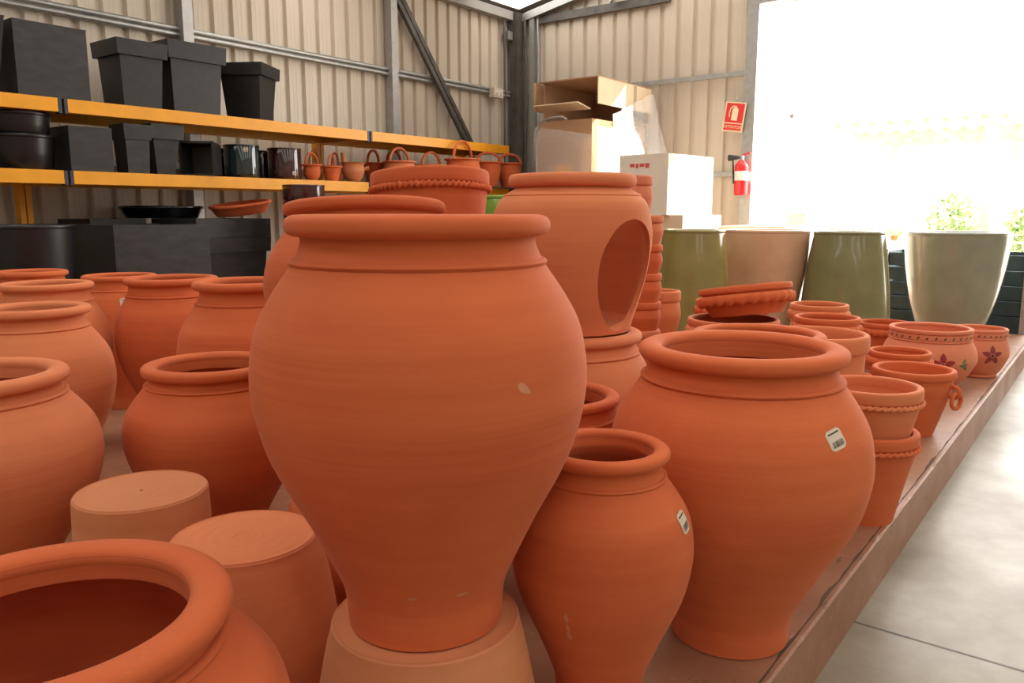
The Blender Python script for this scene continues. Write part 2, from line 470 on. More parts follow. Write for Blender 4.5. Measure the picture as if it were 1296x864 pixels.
steel('roof_strut', (-4.9, 8.25, 3.50), (-4.3, 8.25, 3.98), .05, .05)
steel('door_post', (DX0 - .03, 8.34, 0), (DX0 - .03, 8.34, 3.6), .09, .12)
steel('door_lintel', (DX0 - .05, 8.34, DZ + .04), (DX1, 8.34, DZ + .04), .10, .10)
# wiring along the gable wall
pts = [onY(px, py, 8.26) for px, py in ((672, 34), (690, 25), (705, 25), (722, 17), (740, 14), (780, 14), (815, 9), (845, 5), (880, -4))]
sm = crom([(q.x, q.z) for q in pts], 5)
tag(MB().tube([(a, 8.26, b) for a, b in sm], .012, 6).build('electric_cable', 'black_rubber', None, True), 'dark electric cable sagging along the top of the gable wall', 'cable')
# light switch box on the left wall rail
q = onX(628, 118, XL + .105)
jb = thing('junction_box', 'small pale electrical junction box on the left wall rail', 'junction box', q)
MB().box(-.03, .04, -.09, .09, -.055, .055).build('housing', 'white_paper', jb)
MB().box(.04, .045, -.07, .07, -.035, .025).build('cover', 'plastic_white', jb)
for yy in (-.04, .04): MB().tube([(.045, yy, -.01), (.052, yy, -.01)], .018, 12).build('socket', 'cardboard_light', jb, True)

# ------------------------------------------------------------------ outside the door
struct(MB().box(-40, 40, 8.55, 90, -.14, -.02).build('ground_outside', 'outdoor_ground'))
pg = thing('shade_canopy', 'pale slatted timber shade canopy standing outside the door', 'canopy')
cy0 = 21.0
for xx in (-5.6, -2.55):
    for yy in (cy0, cy0 + 5): MB().box(xx - .12, xx + .12, yy - .12, yy + .12, -.019, 3.05).build('post', 'bleached_wood', pg)
for yy in (cy0, cy0 + 2.5, cy0 + 5): MB().box(-6.2, -1.9, yy - .07, yy + .07, 3.05, 3.25).build('beam', 'bleached_wood', pg)
for i in range(12): MB().box(-6.3 + i * .39, -6.18 + i * .39, cy0 - .4, cy0 + 5.4, 3.25, 3.33).build('slat', 'bleached_wood', pg)
MB().bar((-2.55, cy0, 2.2), (-3.7, cy0, 3.05), .1).build('brace', 'bleached_wood', pg)
def leafball(name, label, cat, loc, rx, rz, nl, mats, seed, stem=None, size=.10, group=None, pot=0.):
    t = thing(name, label, cat, loc, 0, group); rn = random.Random(seed)
    for mi, mt in enumerate(mats):
        mb = MB()
        for i in range(nl):
            d = Vector((rn.gauss(0, 1), rn.gauss(0, 1), rn.gauss(0, 1))).normalized() * (rn.random() ** .4)
            c = Vector((d.x * rx, d.y * rx, pot + rz + d.z * rz))
            u = Vector((rn.gauss(0, 1), rn.gauss(0, 1), rn.gauss(0, 1))).normalized() * size * rn.uniform(.6, 1.2)
            w_ = u.orthogonal().normalized() * size * .4
            mb.add([c - u, c + w_, c + u, c - w_], [(0, 1, 2, 3)])
        f = mb.build('foliage', mt, t); f['kind'] = 'stuff'
    if pot: lathe('pot', [(0, 0), (.06, 0), (.09, pot + .03), (.08, pot + .03), (0, pot + .02)], TC[1], t, 16)
    if stem: MB().tube([(0, 0, -.0), (.02, .01, rz)], stem, 6).build('stem', 'bleached_wood', t, True)
    return t
leafball('shrub', 'leafy green shrub growing beside the timber canopy post', 'shrub', (-3.05, 20.2, -.018), .55, .75, 260, ('leaf_green', 'leaf_pale'), 3, .03, .12, None, .1)
leafball('shrub', 'bushy shrub growing to the far side of the canopy post', 'shrub', (-1.75, 21.5, -.018), .5, .6, 220, ('leaf_green', 'leaf_pale'), 4, .03, .12, None, .1)
bench = thing('flower_bench', 'low pale bench carrying rows of bedding plants outside', 'bench', (-6.2, 19.5, -.019))
MB().box(-1.9, 2.4, -.6, .6, .48, .54).build('bench_top', 'bleached_wood', bench)
for xx in (-1.8, .2, 2.3):
    for yy in (-.5, .5): MB().box(xx - .04, xx + .04, yy - .04, yy + .04, 0, .48).build('leg', 'bleached_wood', bench)
for i in range(10):
    cols = ('leaf_green', 'flower_violet') if i % 3 else ('leaf_pale', 'flower_orange')
    leafball('bedding_plant', 'small flowering bedding plant in the row on the outdoor bench', 'plant', (-7.9 + i * .42, 19.4 + (i % 2) * .2, .524), .2, .10, 60, cols, 20 + i, None, .05, 'bedding plants on the outdoor bench', .07)
dl = thing('door_guide_post', 'slim pale door guide post standing just outside the opening', 'post', (-2.93, 8.75, -.019))
MB().tube([(0, 0, 0), (0, 0, 3.3)], .012, 8).build('tube', 'plastic_white', dl, True)
MB().box(-.05, .05, -.05, .05, 0, .012).build('foot_plate', 'galvanised', dl)
MB().box(-.02, .02, -.02, .02, 2.15, 2.19).build('clip', 'galvanised', dl)
gm = thing('gas_meter_cabinet', 'small grey cabinet standing outside by the sliding door', 'cabinet', (-2.93, 9.1, -.019))
MB().box(-.12, .12, -.1, .1, 0, 1.15).build('body', 'galvanised', gm); MB().box(-.13, .13, -.11, .11, 1.15, 1.19).build('lid', 'plastic_white', gm)

# ------------------------------------------------------------------ pots
def jar_profile(R, H, k=.77, base=.48):
    P = [(.48, 0), (.485, .03), (.505, .10), (.575, .17), (.71, .284), (.85, .39), (.945, .485), (1.0, .61), (.965, .73), (.87, .81), (.745, .882), (.695, .92), (.678, .943), (.69, .962), (.70, .98)]
    out = []
    for r, z in P:
        if z > .61: t = (1 - r) / .325; r = 1 - t * .325 * (1 - k) / .23
        if z < .61: t = (1 - r) / .52; r = 1 - t * (1 - base)
        out.append((r * R, z * H))
    return out
def jar(label, X, Y, z0, R, H, k=.77, base=.48, mat=None, name='terracotta_jar', cat='jar', group=None, wall=.016, flip=False, ridge=True, rot=None, lip=1.0, seg=80):
    mat = mat or TC[0]
    t = thing(name, label, cat, (X, Y, z0), 0, group, rot)
    ctrl = jar_profile(R, H, k, base)
    outer = crom(ctrl, 4)
    rl = R * k; a = .054 * R / .3 * lip; b = .037 * (R / .3) ** .8 * lip
    w_ = min(wall, R * .09)
    top = outer[-1]
    inner = [(max(r - w_, .01), z) for r, z in outer[::-1] if z > .035 * H + .008]
    inner = [(min(r, rl - a + .001), z) if z > .91 * H else (r, z) for r, z in inner]
    pts = [(0, 0), (ctrl[0][0] - .004, 0)] + [(ctrl[0][0], .004)] + outer[1:] + inner + [(inner[-1][0] * .9, .02), (0, .018)]
    if flip: pts = [(r, H - z) for r, z in pts][::-1]
    lathe('body', pts, mat, t, seg)
    lp = lip_loop(rl - a, rl, H - b, H, 24, 2.4)
    if flip: lp = [(r, H - z) for r, z in lp][::-1]
    lathe('rim', lp, mat, t, seg, True)
    if ridge:
        rf = rfun(ctrl); zr = .892 * H; rr = rf(zr)
        lp = lip_loop(rr - .012 * R / .3, rr + .006 * R / .3, zr - .007 * R / .3, zr + .007 * R / .3, 10, 2)
        if flip: lp = [(r, H - z) for r, z in lp][::-1]
        lathe('neck_ridge', lp, mat, t, seg, True)
    return t, rfun([(r, z) for r, z in outer])
def jar_px(label, cx, y, D, bhw, rhw, z0=PT, **kw):
    q = atd(cx, y, D); H = q.z - z0
    R = rad(bhw, cx, D + .05); Rr = rad(rhw, cx, D)
    return jar(label, q.x, q.y, z0, R, H, k=min(.97, Rr / R), **kw), (q.x, q.y, H, R)

# --- central jar on an upturned pot
q = atd(530, 271, 1.28)
zb = zrow(q.x, q.y, 775)
(cj, crf) = jar('large terracotta jar with rolled rim raised on an upturned pot', q.x, q.y, zb, .2725, q.z - zb, k=.775, mat=TC[0], seg=112)
cjxy = (q.x, q.y)
def upturned_pot(label, X, Y, z0, rt, rb, H, mat, hole=False, belly=0., name='upturned_pot', rim=False, seg=80):
    t = thing(name, label, 'pot', (X, Y, z0))
    ctrl = [(rb, 0), (rb + (rt - rb) * .25 + belly * .75, H * .25), (rb + (rt - rb) * .5 + belly, H * .5), (rb + (rt - rb) * .8 + belly * .55, H * .8), (rt, H - .012)]
    o = crom(ctrl, 5); w_ = .014
    pts = [(r - w_, z) for r, z in o[::-1][1:]]
    lathe('body', [(0, H - .018), (rt - w_, H - .018)] + pts + [(rb - w_, 0), (rb, 0)] + o[1:] + [(rt - .001, H - .004), (rt - .006, H - .0002)], mat, t, seg)
    hr = .004
    disc = [(hr, H - .016), (hr, H - .002)] + [(rt * f, H - .0015 + .0006 * math.sin(f * 34)) for f in [.12 + .02 * i for i in range(43)]] + [(rt - .004, H - .0002)]
    if not hole: disc = [(0, H - .0025), (rt * .06, H - .003), (rt * .12, H - .0035), (rt * .15, H - .001)] + disc[4:]
    lathe('base_disc', disc, mat, t, seg)
    if rim: lathe('rim', lip_loop(rb - .03, rb + .012, 0, .04), mat, t, seg, True)
    return t
upturned_pot('upturned terracotta pot carrying the large raised jar', cjxy[0], cjxy[1], PT, .163, .220, zb - PT, TCDRY)
for px, py, w_, h_, rt_ in ((638, 456, .026, .012, -.6), (572, 706, .022, .006, .05), (515, 705, .016, .006, 0), (360, 560, .012, .01, .4)):
    zz = zrow(cjxy[0], cjxy[1], py) - zb
    hw_ = crf(zz) * F / depth((cjxy[0], cjxy[1], zb + zz))
    patch_ellipse('chalk_mark', crf, face_ang(*cjxy, (px - 530) / hw_), zz, 0, 0, w_ / 2, h_ / 2, rt_, 'chalk_mark', cj, .0006)
# --- big jar at the platform edge
b = onz(922, 797, PT)
H = zrow(b.x, b.y, 434) - PT
(bj, brf) = jar('big wide terracotta jar with barcode label standing at the platform edge', b.x, b.y, PT, .289, H, k=.785, base=.46, mat=TC[1], seg=112)
zs = zrow(b.x, b.y, 519) - PT
price_label(bj, brf, face_ang(b.x, b.y, .70), zs + .0, .046, .042, .22)
# --- jar between them with label on its shoulder
(j22, rf22), (x22, y22, H22, R22) = jar_px('medium terracotta jar with small label on its shoulder beside the big edge jar', 763, 562, 1.49, 114, 85, z0=.215, mat=TC[0])
price_label(j22, rf22, face_ang(x22, y22, .92), zrow(x22, y22, 640) - .215, .034, .040, .15)
upturned_pot('low upturned terracotta pot under the medium labelled jar', x22, y22, PT, .085, .10, .043, TC[2])
for dz, w_ in ((0, .008), (-.022, .006), (-.040, .010)):
    patch_ellipse('chalk_mark', rf22, face_ang(x22, y22, -.36), zrow(x22, y22, 735) - .215 + dz, 0, 0, .010, w_ / 2, PI / 2, 'chalk_mark', j22, .0006)
jar_px('terracotta jar with wide mouth hidden behind the raised jar', 700, 496, 2.06, 94, 84, mat=TC[2])
# --- jar stack with the side opening
(_, _), (x18, y18, H18, R18) = jar_px('terracotta jar carrying the jar with the side opening', 722, 416, 2.52, 107, 90, mat=TC[3])
def hole_jar():
    q = atd(725, 221, 2.46); z0 = PT + H18 + .001; H = q.z - z0; R = .247
    X, Y = x18, y18
    ctrl = [(.185, 0), (.192, .03), (.212, .10), (.232, .18), (.245, .27), (.2455, .33), (.232, .40)]
    s = H / .50
    ctrl = [(r, z * s) for r, z in ctrl] + [(.205, H * .87), (.180, H * .905), (.172, H * .925), (.170, H * .945), (.178, H * .975)]
    t = thing('cutaway_jar', 'terracotta jar with large oval side opening standing on another jar', 'jar', (X, Y, z0))
    o = crom(ctrl, 5); w_ = .016
    inner = [(r - w_, z) for r, z in o[::-1] if z > .03]
    pts = [(0, 0), (.181, 0)] + o[1:] + inner + [(.15, .02), (0, .018)]
    body = lathe('body', pts, TC[3], t, 112)
    a = face_ang(X, Y, .74); d = Vector((math.cos(a), math.sin(a), 0)); sd_ = Vector((-d.y, d.x, 0))
    cz = H * .385; v, f = [], []; n = 56
    axis = (d + Vector((0, 0, -.12))).normalized()
    for k_ in (0, 1):
        for i in range(n):
            th = 2 * PI * i / n; wv = .112 * math.cos(th) * (1 + .16 * math.sin(th)); h = .168 * math.sin(th)
            v.append(Vector((0, 0, cz + .02)) + axis * (.08 + .4 * k_) + sd_ * wv + Vector((0, 0, h)))
    f = [(i, (i + 1) % n, n + (i + 1) % n, n + i) for i in range(n)] + [tuple(range(n))[::-1], tuple(range(n, 2 * n))]
    cut = ob('cutter', v, f, None, None, False); cut.location = (X, Y, z0)
    md = body.modifiers.new('cut', 'BOOLEAN'); md.object = cut; md.operation = 'DIFFERENCE'; md.solver = 'EXACT'
    bpy.context.view_layer.update()
    me = bpy.data.meshes.new_from_object(body.evaluated_get(bpy.context.evaluated_depsgraph_get()))
    body.modifiers.clear(); body.data = me; bpy.data.objects.remove(cut)
    me.set_sharp_from_angle(angle=math.radians(35))
    lathe('rim', lip_loop(.150, .196, H - .040, H), TC[3], t, 96, True)
    zr = H * .865; lathe('neck_ridge', lip_loop(.192, .211, zr - .006, zr + .006, 10, 2), TC[3], t, 96, True)
hole_jar()
# --- jar behind the raised one, itself raised
q = atd(466, 255, 1.96); zb2 = .60
LEAN = (Matrix.Rotation(-.085, 3, RT) @ Matrix.Rotation(-.03, 3, Vector((FW.x, FW.y, 0)).normalized())).to_euler()
jar('terracotta jar with its rim above the rest, raised behind the labelless front jar', q.x, q.y, zb2 + .015, .255, q.z - zb2 - .015, k=.79, mat=TC[2], rot=LEAN)
jar('upturned terracotta jar supporting the high jar behind', q.x, q.y, PT, .236, zb2 - PT, k=.8, base=.62, flip=True, mat=TC[0], name='upturned_jar', ridge=False)
# --- front left: open jar, upturned pot and upturned jar
jar_px('open wide-mouthed terracotta jar beside the two upturned pots', 50, 768, .96, 335, 268, mat=TC[2], seg=128)
q = atd(179, 619, 1.82)
upturned_pot('dry upturned terracotta pot with a drainage hole in its base', q.x, q.y, PT, .1435, .152, q.z - PT, TCDRY, True, 0)
q = atd(309, 677, 1.57)
upturned_pot('round-bellied upturned terracotta pot with turning rings on its base', q.x, q.y, PT, .140, .155, q.z - PT, TC[3], False, .026)
# --- the left crowd
L = [('terracotta jar with thick rim in the left row, behind the open jar', -40, 470, 1.98, 172, 136, 3),
     ('low wide terracotta jar behind the two upturned pots', 268, 457, 2.35, 114, 89, 0),
     ('broad terracotta jar standing behind the left row jar', 42, 387, 2.73, 101, 76, 3),
     ('terracotta jar with ribbed neck right behind the broad left jar', 58, 357, 3.26, 80, 63, 3),
     ('terracotta jar nearest the black round planter under the rack', 38, 342, 4.15, 64, 50, 1),
     ('narrow terracotta jar with price label facing the rack', 151, 347, 4.0, 58, 49, 1),
     ('terracotta jar beside the labelled narrow jar near the rack', 217, 350, 3.45, 75, 61, 2),
     ('terracotta jar in front of the stacked black planters', 312, 354, 2.9, 91, 69, 0)]
for i, (lb, cx, y, D, bh, rh, mi) in enumerate(L):
    (o, rf), (X, Y, H, R) = jar_px(lb, cx, y, D, bh, rh, mat=TC[mi])
    if i == 5: price_label(o, rf, face_ang(X, Y, .1), zrow(X, Y, 378) - PT, .05, .045, .1)

# --- flower pots with a rope band under the rim
def rope_pot(label, X, Y, z0, R, H, rb=.66, mat=None, rope=True, turns=30, group=None, name='rope_band_pot', rot=None, wall=.013):
    mat = mat or TC[1]
    t = thing(name, label, 'pot', (X, Y, z0), 0, group, rot)
    o = crom([(R * rb, 0), (R * (rb + (.95 - rb) * .5), H * .42), (R * .95, H * .80), (R * .965, H * .845)], 4)
    o2 = [(R * .985, H * .85), (R * 1.0, H * .88), (R * 1.0, H * .975), (R * .985, H)]
    pts = [(0, 0), (R * rb - .003, 0)] + o + [(R * .96, H * .99)]
    inn = [(R * .96 - wall, H * .99), (R * .93 - wall, H * .8), (R * rb - wall, .022), (0, .02)]
    lathe('body', pts + inn, mat, t, 64, sharp=55)
    lathe('rim', lip_loop(R * .96 - wall - .004, R * 1.0, H * .865, H * 1.0, 20, 4), mat, t, 64, True)
    if rope: rope_ring('rope_band', R * .985, H * .84, R * .05, mat, t, turns)
    return t
q = atd(1099, 486, 2.46)
rp = onz(1089, 652, PT); zr = zrow(rp.x, rp.y, 486)
lowH = zrow(rp.x, rp.y, 541) - PT
rope_pot('lower rope-band terracotta pot of the pair by the platform edge', rp.x, rp.y, PT, .155, lowH, .62, TC[1], True, 22)
rope_pot('upper rope-band terracotta pot nested in its twin by the platform edge', rp.x, rp.y + .005, zr - lowH, .155, lowH, .62, TC[3], True, 22)
# raised rope pot behind
q = atd(547, 219, 2.66)
upturned_pot('tall upturned terracotta pot under the raised rope-band pot', q.x, q.y, PT, .17, .22, q.z - .376 - PT, TC[2])
rope_pot('large rope-band terracotta pot raised above the jars before the baskets', q.x, q.y, q.z - .358, .20, .36, .80, TC[0], True, 32, rot=LEAN)

def ring_handle(parent, mat, R, z, ang, s=.030):
    c = Vector((R * math.cos(ang), R * math.sin(ang), z)); d = Vector((math.cos(ang), math.sin(ang), 0))
    a = c + d * s * .4
    lug = [a + d * s * .75 * math.cos(t) * 1.0 + Vector((0, 0, s * .75 * math.sin(t) + s * .5)) for t in [2 * PI * i / 14 for i in range(14)]]
    h = MB().tube(lug, s * .30, 8, True).build('handle_lug', mat, parent, True)
    sd_ = Vector((-d.y, d.x, 0)); c2 = a + d * s * .45 + Vector((0, 0, -s * .6))
    rg = [c2 + sd_ * s * .85 * math.cos(t) + Vector((0, 0, s * 1.05 * math.sin(t))) + d * s * .25 * math.cos(t) for t in [2 * PI * i / 16 for i in range(16)]]
    MB().tube(rg, s * .27, 8, True).build('ring', mat, h, True)
def ring_pot(label, X, Y, z0, R, H, ang, mat, rb=.56, group=None):
    t = thing('ring_handle_pot', label, 'pot', (X, Y, z0), 0, group)
    o = crom([(R * rb, 0), (R * .74, H * .35), (R * .90, H * .68), (R * .93, H * .84), (R * .955, H * .9)], 4)
    lathe('body', [(0, 0), (R * rb - .003, 0)] + o + [(R * .95, H * .97), (R * .85, H * .97), (R * .83, H * .7), (R * rb - .012, .02), (0, .02)], mat, t, 64, sharp=55)
    lathe('rim', lip_loop(R * .86, R, H * .88, H, 18, 3.2), mat, t, 64, True)
    for dd in (0, PI): ring_handle(t, mat, R * .92, H * .66, ang + dd, R * .19)
    return t
bq = onz(1150, 546, PT)
ring_pot('terracotta pot with hanging ring handles on the open platform edge', bq.x, bq.y, PT, .172, zrow(bq.x, bq.y, 465) - PT, face_ang(bq.x, bq.y, .93), TC[1])
q = atd(1033, 420, 2.95)
ring_pot('tall terracotta pot with ring handles behind the nested rope-band pair', q.x, q.y, PT, .186, q.z - PT, face_ang(q.x, q.y, .95), TC[3], .6)

def crust_pot(label, X, Y, z0, R, H, mat, rb=.72, group=None, rot=None, waves=26, flutes=False):
    t = thing('crimped_rim_pot', label, 'pot', (X, Y, z0), 0, group, rot)
    o = crom([(R * rb, 0), (R * (rb + .14), H * .4), (R * .94, H * .8), (R * .97, H * .9)], 4)
    lathe('body', [(0, 0), (R * rb - .003, 0)] + o + [(R * .98, H * .99), (R * .98 - .014, H * .99), (R * .90, H * .7), (R * rb - .012, .02), (0, .02)], mat, t, 64, sharp=55)
    lathe('rim', lip_loop(R * .98 - .018, R * 1.0, H - .028, H, 16, 3), mat, t, 64, True)
    crimp_ring('crimped_band', R * .975, H - .055, .012, mat, t, waves)
    return t
for lb, cx, y, D, hw, z0, mi in [
        ('crimped-rim terracotta pot behind the tall ring-handled pot', 1047, 400, 3.75, 43, PT, 1),
        ('plain-edged crimped pot farthest back before the beige glazed planter', 1037, 384, 4.35, 38, PT, 3),
        ('crimped-rim terracotta pot behind the painted flower pot', 1121, 407, 5.0, 36, PT, 2),
        ('small crimped-rim terracotta pot behind the ring-handled edge pot', 1139, 443, 4.02, 41, PT, 1),
        ('crimped-rim terracotta pot behind the tilted one', 925, 379, 4.0, 45, PT, 2)]:
    q = atd(cx, y, D); crust_pot(lb, q.x, q.y, z0, rad(hw, cx, D), q.z - z0, TC[mi], .7)
q = atd(928, 402, 3.3); 
crust_pot('crimped-rim terracotta pot holding the tilted pot on its mouth', q.x, q.y, PT, .185, q.z - PT, TC[3], .7)
crust_pot('shallow crimped terracotta pot lying tilted across another pot', q.x + .045, q.y + .035, q.z + .013, .187, .12, TC[1], .76, rot=(-.14, -.09, YAW))
q = atd(959, 420, 2.5)
jar_px('terracotta jar half hidden directly behind the big edge jar', 959, 419, 2.42, 90, 86, mat=TC[1])

# --- painted flower pots
def painted_pot(label, X, Y, R, H, rr, sA, fl_s, lf_s, mat, paint, fz, fs):
    t = thing('painted_pot', label, 'pot', (X, Y, PT))
    o = crom([(R * .62, 0), (R * .64, H * .05), (R * .78, H * .16), (R * .97, H * .40), (R * 1.0, H * .52), (R * .95, H * .68), (rr * .97, H * .80), (rr * .96, H * .84)], 4)
    lathe('body', [(0, 0), (R * .61, 0)] + o + [(rr * .97, H * .98), (rr * .90, H * .98), (rr * .88, H * .8), (R * .9, H * .5), (R * .55, .02), (0, .02)], mat, t, 72, sharp=55)
    lathe('rim', lip_loop(rr * .88, rr * 1.0, H * .93, H, 16, 3), mat, t, 72, True)
    lathe('neck_ridge', lip_loop(rr * .94, rr * 1.0, H * .80, H * .825, 10, 2), mat, t, 72, True)
    bd = lathe('patterned_band', lip_loop(rr * .93, rr * .985, H * .83, H * .925, 12, 4), mat, t, 72, True)
    rb = lambda z: rr * .985
    for i in range(30):
        a = 2 * PI * i / 30
        patch_ellipse('painted_mark', rb, a, H * .878, 0, 0, H * .03, H * .013, .9, 'paint_dark', bd, .0012, 8)
    lathe('foot', lip_loop(R * .52, R * .67, 0, H * .06, 12, 3), mat, t, 72, True)
    rf = rfun(o); a = face_ang(X, Y, fl_s); z = H * fz
    for i in range(5):
        th = PI / 2 + i * 2 * PI / 5
        patch_ellipse('painted_petal', rf, a, z, fs * .60 * math.cos(th), fs * .60 * math.sin(th), fs * .42, fs * .24, th, paint, t, .0012)
    patch_ellipse('painted_centre', rf, a, z, 0, 0, fs * .15, fs * .15, 0, 'paint_dark', t, .0018)
    a2 = face_ang(X, Y, lf_s)
    for (u, v, th) in ((.0, .35, .9), (-.25, -.05, 2.8), (.25, -.30, -.5), (.1, .02, .2)):
        patch_ellipse('painted_leaf', rf, a2, z, fs * u, fs * v, fs * .26, fs * .12, th, 'paint_leaf', t, .0012)
b = onz(1172, 486, PT)
painted_pot('large round terracotta pot painted with a crimson flower', b.x, b.y, .245, zrow(b.x, b.y, 413) - PT, .217, 0, .30, .72, TCPINK, 'paint_crimson', .46, .066)
b = onz(1235, 474, PT)
painted_pot('smaller round terracotta pot painted with a plum flower', b.x, b.y, .165, zrow(b.x, b.y, 414) - PT, .150, 0, .46, -.22, TCPINK, 'paint_plum', .50, .058)

# --- two towers of small round pots behind the cutaway jar
def small_pot(label, X, Y, z0, R, H, mat, group):
    t = thing('small_round_pot', label, 'pot', (X, Y, z0), 0, group)
    o = crom([(R * .84, 0), (R * .93, H * .22), (R * 1.0, H * .45), (R * .94, H * .68), (R * .90, H * .74)], 4)
    lathe('body', [(0, 0), (R * .82, 0)] + o + [(R * .90, H * .97), (R * .78, H * .97), (R * .85, H * .5), (R * .7, .012), (0, .01)], mat, t, 48, sharp=55)
    lathe('rim', lip_loop(R * .77, R * .99, H * .74, H, 16, 3.5), mat, t, 48, True)
    return t
q = atd(811, 380, 3.42)
zt = zrow(q.x, q.y, 222); nl = 8; step = (zt - .165 - PT) / nl
for i in range(nl): small_pot('small round terracotta pot in the tall tower behind the cutaway jar', q.x, q.y, PT + i * step, .087, step, TC[i % 4], 'tower of small round pots')
small_pot('small round pot crowning the tall tower beside the white boxes', atd(801, 222, 3.42).x, atd(801, 222, 3.42).y, PT + nl * step + .002, .086, .165, TCPINK, None)
q = atd(836, 370, 3.85); zt = zrow(q.x, q.y, 367)
for i in range(3): small_pot('small round terracotta pot in the short tower before the olive planter', q.x, q.y, PT + i * (zt - PT) / 3, .099, (zt - PT) / 3, TC[(i + 1) % 4], 'short tower of small pots')
q = atd(655, 268, 3.3); zt = zrow(q.x, q.y, 266)
upturned_pot('tall upturned terracotta pot under a small pot behind the cutaway jar', q.x, q.y, PT, .10, .14, zt - .20 - PT, TC[2])
small_pot('small terracotta pot raised behind the cutaway jar near the lime planter', q.x, q.y, zt - .20, .10, .20, TC[0], None)

# --- tall glazed planters
def glazed(label, cx, y, D, prof, hw, mat):
    q = atd(cx, y, D); H = q.z - PT; R = rad(hw, cx, D)
    t = thing('glazed_planter', label, 'planter', (q.x, q.y, PT))
    o = crom([(r * R, z * H) for r, z in prof], 5)
    lathe('body', [(0, 0), (o[0][0] - .006, 0)] + o + [(o[-1][0] - .01, H - .004), (o[-1][0] - .03, H - .01), (o[-1][0] - .045, H * .6), (o[0][0] - .04, .05), (0, .05)], mat, t, 72, sharp=50)
    lathe('rim', lip_loop(o[-1][0] - .04, o[-1][0] + .004, H - .03, H, 14, 3), mat, t, 72, True)
    return t
U = [(.60, 0), (.66, .10), (.82, .35), (.94, .65), (.985, .85), (1.0, .97)]
V = [(1.0, 0), (1.0, .05), (.98, .25), (.93, .5), (.85, .75), (.78, .92), (.76, .97)]
glazed('olive glazed planter tapering upwards beside the white boxes', 878, 290, 5.85, V, 52, 'glaze_olive')
glazed('beige glazed planter between the two green tapering planters', 970, 290, 6.25, U, 57, 'glaze_beige')
glazed('green glazed planter tapering upwards next to the beige one', 1075, 292, 5.95, V, 60, 'glaze_green')
gp = glazed('wide celadon glazed planter closest to the aisle', 1212, 293, 6.3, U, 69, 'glaze_celadon')
q = atd(636, 247, 7.0)
t = thing('lime_planter', 'bright lime green glazed planter below the end of the rack', 'planter', (q.x, q.y, 0)); H = q.z
lathe('body', [(0, 0), (.12, 0)] + crom([(.125, .01), (.14, H * .5), (.165, H * .97)], 5) + [(.150, H - .02), (.12, H * .4), (0, H * .39)], 'glaze_lime', t, 56)
lathe('rim', lip_loop(.145, .170, H - .03, H, 12, 3), 'glaze_lime', t, 56, True)
# crate and sack by the aisle end
c0 = thing('display_crate', 'dark teal slatted crate standing behind the celadon planter', 'crate', (-1.12, 7.86, PT))
for i in range(5): MB().box(-.52, .52, -.27, -.25, .02 + i * .125, .13 + i * .125).build('slat', 'crate_teal', c0)
MB().box(-.52, .52, .25, .27, .0, .64).build('back_panel', 'crate_teal', c0)
for s in (-1, 1): MB().box(s * .52 - .012, s * .52 + .012, -.27, .27, 0, .64).build('side_panel', 'crate_teal', c0); MB().box(s * .53 - .02, s * .53 + .02, -.30, -.25, 0, .66).build('corner_post', 'galvanised', c0)
MB().box(-.52, .52, -.27, .27, 0, .02).build('base', 'crate_teal', c0)
def sack():
    t = thing('sack', 'pale cloth sack slumped on the floor beyond the platform', 'sack', (-.12, 7.75, 0))
    v, f = lathe_vf(crom([(0, 0), (.18, .0), (.24, .08), (.25, .2), (.22, .32), (.12, .42), (.05, .46), (.07, .52), (.0, .53)], 4), 28)
    v = [(x * (1 + .1 * math.sin(7 * z + 3 * math.atan2(y, x))), y * (1 + .12 * math.cos(9 * z)), z) for x, y, z in v]
    ob('bag', v, f, 'sack_cloth', t)
    lathe('tie', lip_loop(.045, .07, .44, .47, 10, 2), 'bleached_wood', t, 20, True)
sack()

# ------------------------------------------------------------------ boxes by the back wall
def carton(label, x0, x1, y0, y1, z0, z1, mat, rz=0, name='cardboard_box', tape='cardboard_light'):
    cx, cy = (x0 + x1) / 2, (y0 + y1) / 2; hx, hy, h = (x1 - x0) / 2, (y1 - y0) / 2, z1 - z0
    t = thing(name, label, 'box', (cx, cy, z0), rz)
    MB().box(-hx, hx, -hy, hy, 0, h - .008).build('body', mat, t)
    for s in (-1, 1): MB().box(-hx, hx, min(s * .002, s * hy), max(s * .002, s * hy), h - .008, h).build('flap', mat, t)
    MB().box(-.03, .03, -hy - .001, hy + .001, h, h + .001).build('tape', tape, t)
    return t
pl = thing('wooden_pallet', 'wooden pallet under the film-wrapped cartons', 'pallet', (-4.665, 7.55, 0))
for i in range(5): MB().box(-.40, .40, -.55 + i * .25, -.45 + i * .25, .10, .122).build('top_plank', 'bleached_wood', pl)
for xx in (-.36, 0, .36): MB().box(xx - .04, xx + .04, -.55, .55, 0, .10).build('bearer', 'bleached_wood', pl)
carton('brown carton at the bottom of the film-wrapped stack', -5.0, -4.33, 7.0, 8.1, .122, 1.1, 'cardboard')
wc = carton('brown film-wrapped carton under the open box', -5.0, -4.33, 7.0, 8.1, 1.103, 2.07, 'cardboard')
MB().box(-.10, .10, -.553, -.5505, .40, .52).build('printed_mark', 'beam_orange', wc)
MB().box(.335, .3365, -.45, .45, .1, .9).build('side_panel', 'box_white', wc)  # white layer on the brown carton: sunlight on this side put into the colour
